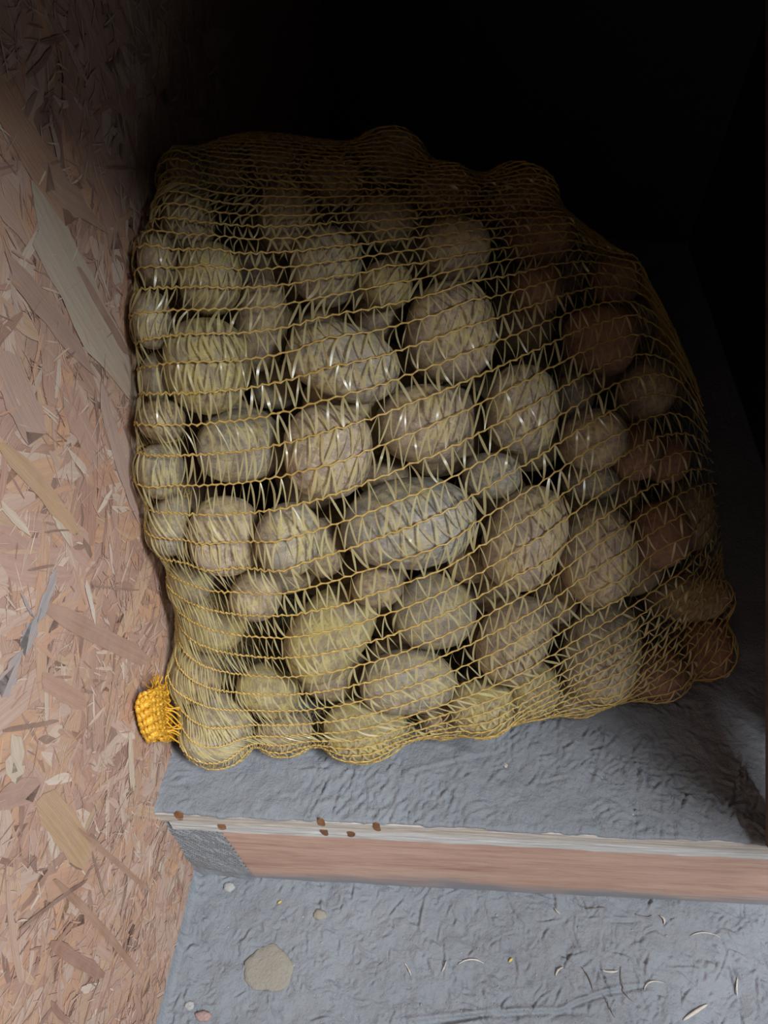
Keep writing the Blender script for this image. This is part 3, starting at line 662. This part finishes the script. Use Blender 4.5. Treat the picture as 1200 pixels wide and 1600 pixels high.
LABELS = [
'yellow-green potato near the upper left, lit beside darker ones',
'narrow upright brown potato between the two yellow ones and the long slanted one',
'tall greyish potato above the long slanted one',
'small round yellow potato, fourth from left in the eighth row up',
'large pale yellow round potato near the wall, upper left of the sack',
'long pale potato lying slantwise, pointed to the right, above the sack middle',
'medium upright oval brown potato, third from left in the ninth row up',
'medium round brown potato, second from left in the ninth row up',
'large round dusty potato at the edge of the dark upper right',
'medium round dusty tan potato, fifth from left in the eighth row up',
'upright greyish oval potato right of the centre one, half in shade',
'round potato with yellow top and many white net glints, centre of sack',
'small round dim reddish brown potato, sixth from left in the eighth row up',
'reddish brown potato bulging alone in the dark at the right',
'medium wide oval dim reddish brown potato, seventh from left in the ninth row up',
'medium wide oval dim reddish brown potato, fifth from left in the ninth row up',
'medium round dim reddish brown potato, sixth from left in the ninth row up',
'wide pale potato directly below the large pale yellow one',
'round tan potato just left of the centre one',
'round tan potato beside the wall edge, level with the largest potato',
'medium round pale potato, third from left in the fourth row up',
'largest potato, broad oval with grey-blue blotches, middle of the sack',
'medium upright oval brown potato, fourth from left in the fourth row up',
'small tan potato above the bright yellow diagonal one',
'medium round yellow potato, second from left in the third row up',
'big bright yellow potato lying diagonally, lower left of the middle',
'medium wide oval yellow potato, second from left in the second row up',
'yellow potato with small dark eyes bulging at the bottom edge, left of middle',
'potato in the bottom left corner of the sack beside the orange hem',
'small wide oval brown potato, second from left in the bottom row',
'tall oval tan potato right of the large grey-blotched one',
'tall oval tan potato at the edge of the dark right side',
'roundish pale potato directly below the largest potato',
'upright brown and yellow oval potato below the tall tan one',
'wide oval pale potato second up from the bottom edge, mid sack',
'tall pale potato at lower right, last well-lit one before the shadow',
'medium round yellow potato, fifth from left in the bottom row',
'small round yellow potato, sixth from left in the second row up',
'medium round dim reddish brown potato, ninth from left in the fourth row up',
'large wide oval brown potato, seventh from left in the third row up',
'medium wide oval dim reddish brown potato, ninth from left in the second row up',
'medium round dim reddish brown potato, tenth from left in the second row up',
'medium round brown potato, seventh from left in the fifth row up',
'medium wide oval grey-blotched potato, sixth from left in the fifth row up',
'medium round dim reddish brown potato, eighth from left in the fifth row up',
'medium wide oval grey-blotched potato, fifth from left in the fifth row up',
'small upright oval pale potato, leftmost in the seventh row up',
'small upright oval pale potato, leftmost in the sixth row up',
'small round brown potato, second from left in the sixth row up',
'small upright oval pale potato, leftmost in the fifth row up',
'medium upright oval pale potato, leftmost in the fourth row up',
'small upright oval brown potato, leftmost in the eighth row up',
'small upright oval brown potato, leftmost in the ninth row up',
'small wide oval brown potato, leftmost in the tenth row up',
'small wide oval brown potato, second from left in the tenth row up',
'medium wide oval brown potato, third from left in the tenth row up',
'medium wide oval pale potato, fourth from left in the ninth row up',
'small round pale potato, leftmost in the third row up',
'small round brown potato, sixth from left in the fourth row up',
'small wide oval brown potato, fourth from left in the third row up',
'medium wide oval brown potato, fourth from left in the tenth row up',
'small round grey-blotched potato, sixth from left in the sixth row up',
'small round brown potato, leftmost in the second row up',
'small round brown potato, fifth from left in the seventh row up',
'small round pale potato, third from left in the sixth row up',
'small round brown potato, fourth from left in the fifth row up',
'small round dim reddish brown potato, ninth from left in the fifth row up',
'small round dim reddish brown potato, seventh from left in the eighth row up',
'medium upright oval brown potato, sixth from left in the third row up',
'small round pale potato, seventh from left in the second row up',
'small wide oval brown potato, fourth from left in the bottom row']

POT = []
for i, (x, y, z, a, b_, c_, qw, qx, qy, qz, t) in enumerate(P):
    o = bpy.data.objects.new('potato', PMESH[i % 9]); COL.objects.link(o)
    o.location = (x, y, z); o.rotation_mode = 'QUATERNION'; o.rotation_quaternion = (qw, qx, qy, qz); o.scale = (a, b_, c_)
    o.material_slots[0].link = 'OBJECT'; o.material_slots[0].material = PM[t]
    if i < len(LABELS):
        tag(o, LABELS[i], 'potato', 'potatoes seen through the net sack')
    else: tag(o, 'potato buried behind the outer layer of potatoes in the net sack', 'potato', 'potatoes buried inside the net sack')
    POT.append((np.array([x, y, z]), np.array(Quaternion((qw, qx, qy, qz)).to_matrix()), np.array([a, b_, c_])))

# ---------------------------------------------------------------- sack: netting
NS_, NC_ = 120, 92
NF = 160
B0 = base(NS_, NF*2)
TW = 0.165                                  # the cords spiral a little round the sack
tab = np.arange(NF)*2
G = np.empty((NS_, NF, 3))
for i in range(NS_):
    s = i/(NS_-1)
    sh = TW*max(0, s-.10)**1.5*NF*2
    idx = (tab + sh) % (NF*2); k0 = np.floor(idx).astype(int) % (NF*2); fr = (idx-np.floor(idx))[:, None]
    G[i] = B0[i, k0]*(1-fr) + B0[i, (k0+1) % (NF*2)]*fr
ctr = G.mean(1, keepdims=True)
G = ctr + (G-ctr)*1.03
ends0, ends1 = G[0].copy(), G[-1].copy()
def push(G, infl):
    Fl = G.reshape(-1, 3)
    for c, Rr, a in POT:
        d = Fl - c; k = np.where((d*d).sum(1) < (a.max()+infl+.002)**2)[0]
        if not len(k): continue
        l = d[k]@Rr; aa = a+infl; q = np.sqrt(((l/aa)**2).sum(1)); m = (q < 1) & (q > .1)
        if m.any():
            l2 = l[m]/q[m][:, None]; Fl[k[m]] = c + l2@Rr.T
    Fl[:, 2] = np.maximum(Fl[:, 2], .0022); Fl[:, 0] = np.maximum(Fl[:, 0], .0030)
    return Fl.reshape(G.shape)
for it in range(190):
    lapl = (np.roll(G, 1, 1) + np.roll(G, -1, 1))*.5
    ls = G.copy(); ls[1:-1] = (G[:-2]+G[2:])*.5
    wt = .5
    G2 = G + wt*(.48*(lapl-G) + .52*(ls-G))
    G2[0] = ends0; G2[-1] = ends1
    G = push(G2, .0016)
r = np.random.default_rng(77)
# cords bunch together over the top and along the bottom edge of the sack
ph_ = np.linspace(0, 1, 801)
def bump_(c, w_): 
    d = np.abs(ph_-c); d = np.minimum(d, 1-d); return np.exp(-(d/w_)**2)
qq = (G[36]-CP)@RM.T; pyy = 800+FPX*qq[:, 1]/qq[:, 2]
jt = [j for j in range(5, NF//2) if pyy[j] < 330][0]/NF
rho = .85 + 1.5*bump_(jt+.035, .07) + .7*bump_(.985, .035); cr_ = np.concatenate([[0], np.cumsum((rho[1:]+rho[:-1])/2)]); cr_ /= cr_[-1]
want = np.interp(np.arange(2*NC_)/(2*NC_), cr_, ph_)*NF
k0 = np.floor(want).astype(int); fr = (want-k0)[None, :, None]
G = G[:, k0 % NF]*(1-fr) + G[:, (k0+1) % NF]*fr
NF = 2*NC_
# lay the knitted nodes along each cord: closer together at the wall end, sheared up the front
NN = 196; tt = np.linspace(0, 1, NN); G2 = np.empty((NN, NF, 3)); r76 = r.normal(size=NC_+1)
dens = .33 + .67*np.clip((tt-.36)/.26, 0, 1)**1.2; cum = np.concatenate([[0], np.cumsum((dens[1:]+dens[:-1])/2)]); cum /= cum[-1]
for jf in range(NF):
    ph = want[jf]/160; j = jf
    off = -22*math.sin(PI*min(1, ph/.62)) + .8*math.sin(jf*.45) + .25*(r76[jf//2]+r76[(jf+1)//2])
    ix = cum*(NS_-1) + off*np.sin(PI*np.clip(tt, 0, 1))**.8
    ix = np.clip(ix, 0, NS_-1); k = np.minimum(ix.astype(int), NS_-2); fr = (ix-k)[:, None]
    G2[:, j] = G[k, j]*(1-fr) + G[k+1, j]*fr
G = G2[:, ::2]; H = G2[:, 1::2]; NS_ = NN
# tangent frames
ds = np.gradient(G, axis=0); ds /= np.linalg.norm(ds, axis=2, keepdims=True)+1e-9
dt = np.roll(G, -1, 1)-np.roll(G, 1, 1); tl = np.linalg.norm(dt, axis=2, keepdims=True); dt = dt/(tl+1e-9)
nn = np.cross(dt, ds); nn /= np.linalg.norm(nn, axis=2, keepdims=True)+1e-9
if ((G-G.mean((0, 1)))*nn).sum() < 0: nn = -nn
# chain nodes: each cord kinks where a tape is knitted in
jj = np.arange(NC_); ii = np.arange(NS_)
par = ((ii[:, None]+jj[None, :]) % 2)*2-1
slide = .35*vnoise(ii[:, None]*.11+0*jj, jj[None, :]*.6+0*ii[:, None])*.0045
nodeP = G + dt*(par*.00062)[..., None]*np.minimum(1, tl/.014) + ds*slide[..., None] + nn*.0004 + r.normal(size=G.shape)*.00022
def tube(P, rad, tang_n, sides=5):
    """P (n,3) polyline -> verts, faces"""
    n = len(P); d = np.gradient(P, axis=0); d /= np.linalg.norm(d, axis=1, keepdims=True)+1e-9
    a = tang_n - d*(tang_n*d).sum(1, keepdims=True); a /= np.linalg.norm(a, axis=1, keepdims=True)+1e-9; b = np.cross(d, a)
    th = np.arange(sides)*2*PI/sides
    rr = rad if np.ndim(rad) else np.full(n, rad)
    V = P[:, None] + rr[:, None, None]*(np.cos(th)[None, :, None]*a[:, None] + np.sin(th)[None, :, None]*b[:, None])
    i = np.arange(n*sides).reshape(n, sides); j = np.roll(i, -1, 1)
    F = np.stack([i[:-1], j[:-1], j[1:], i[1:]], -1).reshape(-1, 4)
    return V.reshape(-1, 3), F
Vs, Fs, Mi = [], [], []; nv = 0
for j in range(NC_):
    Q = nodeP[:, j]; nrm = nn[:, j]
    t = np.arange(0, NS_-1+1e-6, 1/3.0); k = np.minimum(t.astype(int), NS_-2); f = (t-k)[:, None]
    fs = f*f*(3-2*f)
    L = Q[k]*(1-f)+Q[k+1]*f; L = L*.45 + (Q[k]*(1-fs)+Q[k+1]*fs)*.55
    rad = .00068*(1+.28*np.cos(2*PI*t)+.12*r.normal(size=len(t)))
    V_, F_ = tube(L, rad, nrm[k]); Vs.append(V_); Fs.append(F_+nv); nv += len(V_); Mi.append(np.zeros(len(F_)))
# tapes
I = []
for j in range(NC_):
    for i in range(0, NS_-1):
        if par[i, j] > 0: I.append((i, j))
I = np.array(I)
def tapes(a, b):
    """flat film tapes from nodes a to nodes b, arrays (m,2)"""
    lo_ = np.where((b[:,1]-a[:,1]) % NC_ == 1, a[:,1], b[:,1]); Md = (H[a[:,0], lo_]+H[b[:,0], lo_])*.5
    A = nodeP[a[:,0], a[:,1]]; Bq = nodeP[b[:,0], b[:,1]]; m = len(A)
    n = nn[a[:,0], a[:,1]] + nn[b[:,0], b[:,1]]; n /= np.linalg.norm(n, axis=1, keepdims=True)
    d = Bq-A; L = np.linalg.norm(d, axis=1, keepdims=True); d = d/(L+1e-9)
    sd_ = np.cross(n, d); sd_ /= np.linalg.norm(sd_, axis=1, keepdims=True)+1e-9; n = np.cross(d, sd_)
    Md = Md + n*.0002; qd = (Md-(A+Bq)*.5)
    lsp = np.linalg.norm(G[np.minimum(a[:,0]+1, NS_-1), a[:,1]]-G[np.maximum(a[:,0]-1, 0), a[:,1]], axis=1)*.5
    K = 6; ph = r.normal(size=m)*.6; tw = r.normal(size=m)*1.0
    wd = r.uniform(.00045, .00098, m)*np.where(np.arange(m) % 7 == 0, 1.25, 1); bow = r.normal(size=m)*.0006; lift = np.abs(r.normal(size=m))*.0005+.0002
    out = np.empty((m, K+1, 2, 3))
    for k in range(K+1):
        t = k/K; e = math.sin(PI*t)
        an = (ph + tw*(t-.5)); u = sd_*np.cos(an)[:, None] + n*np.sin(an)[:, None]
        c = A + d*L*t + qd*e + sd_*(bow*e)[:, None] + n*(lift*e)[:, None]
        hw = (wd*np.clip(lsp/.0036, .62, 1)*(.38+.62*e**.6))[:, None]
        out[:, k, 0] = c-u*hw; out[:, k, 1] = c+u*hw
    i = np.arange(m*(K+1)*2).reshape(m, K+1, 2)
    F = np.stack([i[:, :-1, 0], i[:, :-1, 1], i[:, 1:, 1], i[:, 1:, 0]], -1).reshape(-1, 4)
    return out.reshape(-1, 3), F
b1 = np.stack([np.clip(I[:,0]+0, 0, NS_-1), (I[:,1]+1) % NC_], 1)   # up
b2 = np.stack([np.clip(I[:,0]+1, 0, NS_-1), I[:,1]], 1)
TA, TB = [], []
for sgn in (0, 1):
    pass
# zigzag: from cord j node i to cord j+1 node i+1, back to cord j node i+2
E = [(i, j) for j in range(NC_) for i in range(0, NS_-2, 2)]
E = np.array(E); odd = (E[:,1] % 2)
st_ = E[:,0] + odd*0
a1 = np.stack([st_, E[:,1]], 1); m1 = np.stack([np.minimum(st_+1, NS_-1), (E[:,1]+1) % NC_], 1); a2 = np.stack([np.minimum(st_+2, NS_-1), E[:,1]], 1)
for a, b in ((a1, m1), (m1, a2)):
    V_, F_ = tapes(a, b); Vs.append(V_); Fs.append(F_+nv); nv += len(V_); Mi.append(np.ones(len(F_)))
m_cord, nt, b = mat('yellow_cord')
n1 = noise(nt, objco(nt), 60, 3)
nt.links.new(mix(nt, n1, (.50,.31,.075), (.62,.42,.13)), b.inputs['Base Color']); b.inputs['Roughness'].default_value = .35
m_tape, nt, b = mat('pale_yellow_film')
b.inputs['Base Color'].default_value = (.64,.54,.27,1); b.inputs['Roughness'].default_value = .30
b.inputs['Specular IOR Level'].default_value = 1.0
tr = N(nt, 'ShaderNodeBsdfTranslucent'); tr.inputs[0].default_value = (.75,.62,.3,1)
tp = N(nt, 'ShaderNodeBsdfTransparent'); tp.inputs[0].default_value = (1,.96,.8,1)
ms = N(nt, 'ShaderNodeMixShader'); ms.inputs[0].default_value = .22; nt.links.new(b.outputs[0], ms.inputs[1]); nt.links.new(tr.outputs[0], ms.inputs[2])
ms2 = N(nt, 'ShaderNodeMixShader'); ms2.inputs[0].default_value = .28; nt.links.new(ms.outputs[0], ms2.inputs[1]); nt.links.new(tp.outputs[0], ms2.inputs[2])
nt.links.new(ms2.outputs[0], nt.nodes['Material Output'].inputs[0])
sack = empty('net_sack', (.25, .27, .002))
tag(sack, 'large yellow knitted net sack full of potatoes on the grey platform', 'net sack')
nt_o = mesh_np('netting', np.vstack(Vs), np.vstack(Fs), [m_cord, m_tape], sack, mi=np.concatenate(Mi)); nt_o.location = (-.25, -.27, -.002)

# gathered orange hem at the lower left corner
m_hem, nt, b = mat('orange_hem'); n1 = noise(nt, objco(nt), 160, 3)
nt.links.new(mix(nt, n1, (.62,.27,.02), (.85,.50,.05)), b.inputs['Base Color']); b.inputs['Roughness'].default_value = .38
Vs, Fs = [], []; nv = 0
r = np.random.default_rng(5)
def wp(px, py, x): return on_plane(px, py, 0, x)
rows = 13; colsn = 9
left = [(222,1085),(215,1100),(218,1122),(224,1142),(233,1158)]; right = [(258,1070),(262,1090),(264,1112),(266,1135),(272,1156)]
def lerp_pts(P, t):
    P = np.array(P, float); k = t*(len(P)-1); i = min(int(k), len(P)-2); return P[i]*(1-(k-i))+P[i+1]*(k-i)
grid = np.empty((rows*3, colsn, 3))
for a in range(rows*3):
    t = a/(rows*3-1); l = lerp_pts(left, t); q = lerp_pts(right, t)
    for c in range(colsn):
        s = c/(colsn-1); p = l*(1-s)+q*s
        grid[a, c] = wp(p[0]+r.normal()*.6, p[1]+r.normal()*.6, .004+.010*math.sin(PI*(.12+.8*s))+.0012*math.sin(a*1.1+c))
for c in range(colsn):
    L = grid[:, c].copy(); a = np.arange(len(L)); nr = np.tile([1.0, 0, 0], (len(L), 1))
    L[:, 1] += .0007*np.sin(a*2.1+c); L[:, 0] += .0006*np.cos(a*2.1)
    V_, F_ = tube(L, .0014+.0005*np.abs(np.sin(a*1.05+c)), nr, 6); Vs.append(V_); Fs.append(F_+nv); nv += len(V_)
for a in range(0, rows*3, 2):
    L = grid[a].copy(); L[:, 0] += .0008
    V_, F_ = tube(L, .0009, np.tile([1.0, 0, 0], (len(L), 1)), 5); Vs.append(V_); Fs.append(F_+nv); nv += len(V_)
# loose fringe at its top and strands running back to the sack
for k in range(9):
    p = np.array([235+r.uniform(0, 24), 1078.0]); q = p + np.array([r.uniform(-8, 8), -r.uniform(10, 26)])
    L = np.array([wp(*(p*(1-t)+q*t+np.array([3*math.sin(4*t+k), 0])), .008+.004*t) for t in np.linspace(0, 1, 7)])
    V_, F_ = tube(L, .0006, np.tile([1.0, 0, 0], (7, 1)), 4); Vs.append(V_); Fs.append(F_+nv); nv += len(V_)
for k in range(12):
    p = np.array([258.0, 1095+k*5.2]); q = np.array([284+r.uniform(-4, 4), 1110+k*4.0+r.uniform(-6, 6)])
    L = np.array([wp(*(p*(1-t)+q*t+np.array([0, 5*math.sin(3*t+k)])), .010+.010*t) for t in np.linspace(0, 1, 8)])
    V_, F_ = tube(L, .0007, np.tile([1.0, 0, 0], (8, 1)), 4); Vs.append(V_); Fs.append(F_+nv); nv += len(V_)
hm = mesh_np('hem', np.vstack(Vs), np.vstack(Fs), m_hem, sack); hm.location = (-.25, -.27, -.002); hm['label'] = 'gathered bright orange hem'

# ---------------------------------------------------------------- small things on the floor and platform
def top_z(obj, x, y):
    me = obj
    return None
def floor_h(x, y): 
    ix = int(round((x+.03)/FR)); iy = int(round((y+.24)/FR)); k = iy*NXF+ix
    return me_floor.data.vertices[k].co.z
def pebble(name, px, py, rx, ry, hz, m, label, cat, seed, group=None):
    c = on_plane(px, py, 2, FZ); sx = abs(on_plane(px+rx, py, 2, FZ)[0]-c[0]); sy = abs(on_plane(px, py-ry, 2, FZ)[1]-c[1])
    r = np.random.default_rng(seed); V = []; F = []
    na, nr_ = 40, 9; z0 = floor_h(c[0], c[1])
    for k in range(nr_):
        q = math.cos(PI/2*k/(nr_-1)); h_ = math.sin(PI/2*k/(nr_-1))**.55
        for a in range(na):
            th = 2*PI*a/na; ed_ = 1+.05*math.sin(3*th+seed)+.04*math.sin(5*th+2*seed)+.025*math.sin(9*th)+.015*math.sin(16*th+seed)
            V.append((c[0]+sx*q**.7*ed_*math.cos(th), c[1]+sy*q**.7*ed_*math.sin(th), z0-.001+hz*h_*(1+.12*vnoise(np.array([q*3*math.cos(th)+5]), np.array([q*3*math.sin(th)+seed*1.0]))[0])))
    for k in range(nr_-1):
        for a in range(na): F.append([k*na+a, k*na+(a+1) % na, (k+1)*na+(a+1) % na, (k+1)*na+a])
    return tag(mesh_np(name, V, F, m), label, cat, group)
m_stone = grey_mat('stone', (.27, .245, .205), (.33, .27, .18))
m_stone2 = grey_mat('pale_stone', (.38, .37, .36), (.42, .36, .33))
m_stone3 = grey_mat('pink_stone', (.36, .24, .22), (.40, .28, .25))
pebble('flat_stone', 420, 1514, 39, 37, .0035, m_stone, 'flat rounded beige stone set in the grey floor', 'stone', 3)
pebble('pebble', 296, 1571, 8, 8, .004, m_stone2, 'small pale pebble on the grey floor beside the wall', 'pebble', 5)
pebble('pebble', 318, 1588, 13, 9, .004, m_stone3, 'small pinkish grey pebble at the bottom edge of the floor', 'pebble', 6)
pebble('pebble', 358, 1386, 9, 8, .004, m_stone2, 'small pale grey pebble below the mortar filling beside the board', 'pebble', 7)
pebble('pebble', 500, 1430, 11, 9, .004, m_stone, 'small dull lump of grit right of the mortar filling, below the board', 'pebble', 8)
m_straw = wood_mat('pale_shaving', [(.3, (.40,.35,.30)), (.7, (.58,.53,.47))], (40, 200, 200))
m_twig = wood_mat('dark_shaving', [(.3, (.16,.14,.13)), (.7, (.26,.23,.21))], (40, 200, 200))
m_yel = wood_mat('yellow_crumb', [(.3, (.55,.42,.10)), (.7, (.62,.50,.16))], (40, 200, 200))
def shaving(pts, wmm, m, label, z=FZ, cat='wood shaving'):
    C_ = np.array([on_plane(a, b, 2, z) for a, b in pts]); n = 14; tq = np.linspace(0, 1, n)
    L = np.empty((n, 3)); s_ = np.linspace(0, 1, len(C_))
    if len(C_) == 3:
        L = ((1-tq)**2)[:, None]*C_[0] + (2*tq*(1-tq))[:, None]*(2*C_[1]-.5*(C_[0]+C_[2])) + (tq**2)[:, None]*C_[2]
    else:
        for a in range(3): L[:, a] = np.interp(tq, s_, C_[:, a])
    for k in range(n):
        L[k, 2] = (floor_h(L[k, 0], L[k, 1]) if z == FZ else z) + .0009
    L[:, 2] = np.maximum(L[:, 2], L[:, 2].mean()-.0002) + .0012*np.sin(PI*tq)
    rr = wmm/2000*np.clip(np.sin(PI*(tq*.9+.05))**.5, .25, 1)
    V_, F_ = tube(L, rr, np.tile([0, 0, 1.0], (n, 1)), 7)
    V_ = V_.reshape(n, 7, 3); V_[..., 2] = L[:, None, 2] + (V_[..., 2]-L[:, None, 2])*.45
    V_ = np.vstack([V_.reshape(-1, 3), L[:1], L[-1:]]); q = 7*n
    F = [list(map(int, f)) for f in F_] + [[q, (k+1) % 7, k] for k in range(7)] + [[q+1, q-7+k, q-7+(k+1) % 7] for k in range(7)]
    o = mesh_np('wood_shaving' if 'shaving' in cat else 'crumb', V_, F, m); return tag(o, label, cat)
for pts, wd, m, lb in [
  ([(632,1505),(638,1515),(642,1525)], 1.6, m_straw, 'short pale wood shaving left of the curled one on the lower floor'),
  ([(715,1508),(735,1500),(756,1506)], 1.4, m_straw, 'small curled pale shaving arched upward, middle of the lower floor'),
  ([(697,1502),(694,1512),(690,1520)], 1.4, m_straw, 'short upright pale shaving touching the arched one, middle floor'),
  ([(868,1525),(872,1516),(880,1512)], 1.8, m_straw, 'short hooked pale shaving on the floor right of the middle'),
  ([(908,1512),(920,1530),(926,1548)], 1.3, m_twig, 'thin dark twig leaning left among the shavings on the floor'),
  ([(970,1510),(973,1545),(992,1567)], 1.2, m_twig, 'long thin curved twig among the shavings on the floor, right side'),
  ([(1006,1548),(1015,1535),(1037,1536)], 1.3, m_straw, 'bent pale shaving right of the long thin twig'),
  ([(1151,1527),(1150,1540),(1152,1556)], 1.7, m_straw, 'straight upright pale shaving near the right edge of the floor'),
  ([(1068,1594),(1085,1582),(1106,1569)], 3.2, m_straw, 'thick pale wood chip lying slantwise at the bottom right of the floor'),
  ([(1078,1463),(1100,1458),(1124,1466)], 1.2, m_straw, 'thin pale bent shaving on the floor below the board, right side'),
  ([(947,1560),(952,1575),(960,1590)], 1.2, m_twig, 'short dark twig near the bottom edge, right of the middle'),
  ([(992,1428),(1010,1434),(1018,1430)], 1.3, m_twig, 'short dark bit just below the board, right of the middle'),
  ([(1030,1432),(1036,1438),(1037,1445)], 2.2, m_straw, 'small cream chip just below the board, right side'),
  ([(915,1421),(930,1420),(946,1419)], 1.2, m_twig, 'short dull shaving lying along the foot of the board'),
  ([(866,1418),(870,1424),(876,1428)], 1.5, m_straw, 'tiny pale shaving at the foot of the board, right of middle'),
  ([(940,1517),(955,1519),(965,1517)], 2.0, m_straw, 'flat pale chip left of the long thin twig'),
  ([(795,1503),(798,1500),(801,1497)], 2.4, m_yel, 'tiny yellow crumb on the middle of the lower floor'),
  ([(434,1412),(437,1411),(440,1408)], 2.4, m_yel, 'tiny yellow crumb on the lower floor at left, below the board')]:
    shaving(pts, wd, m, lb, cat='crumb' if 'crumb' in lb else 'wood shaving')
# uncountable pale grit on the lower floor
r = np.random.default_rng(9); Vs, Fs = [], []
oc_ = np.array([(1,0,0),(0,1,0),(-1,0,0),(0,-1,0),(0,0,1),(0,0,-1)], float); of_ = [(0,1,4),(1,2,4),(2,3,4),(3,0,4),(1,0,5),(2,1,5),(3,2,5),(0,3,5)]
for k in range(420):
    x, y = r.uniform(.01, .6), r.uniform(-.17, .0)
    sz = r.uniform(.0003, .0010)*(1.6 if r.random() < .06 else 1); q = len(Vs)*6
    Vs.append(oc_*sz*r.uniform(.6, 1.3, 3)+np.array([x, y, floor_h(x, y)+sz*.4])); Fs += [tuple(q+i for i in f) for f in of_]
tag(mesh_np('grit', np.vstack(Vs), np.array(Fs), m_stone2, smooth=False), 'pale loose grit scattered over the lower grey floor', 'grit', kind='stuff')
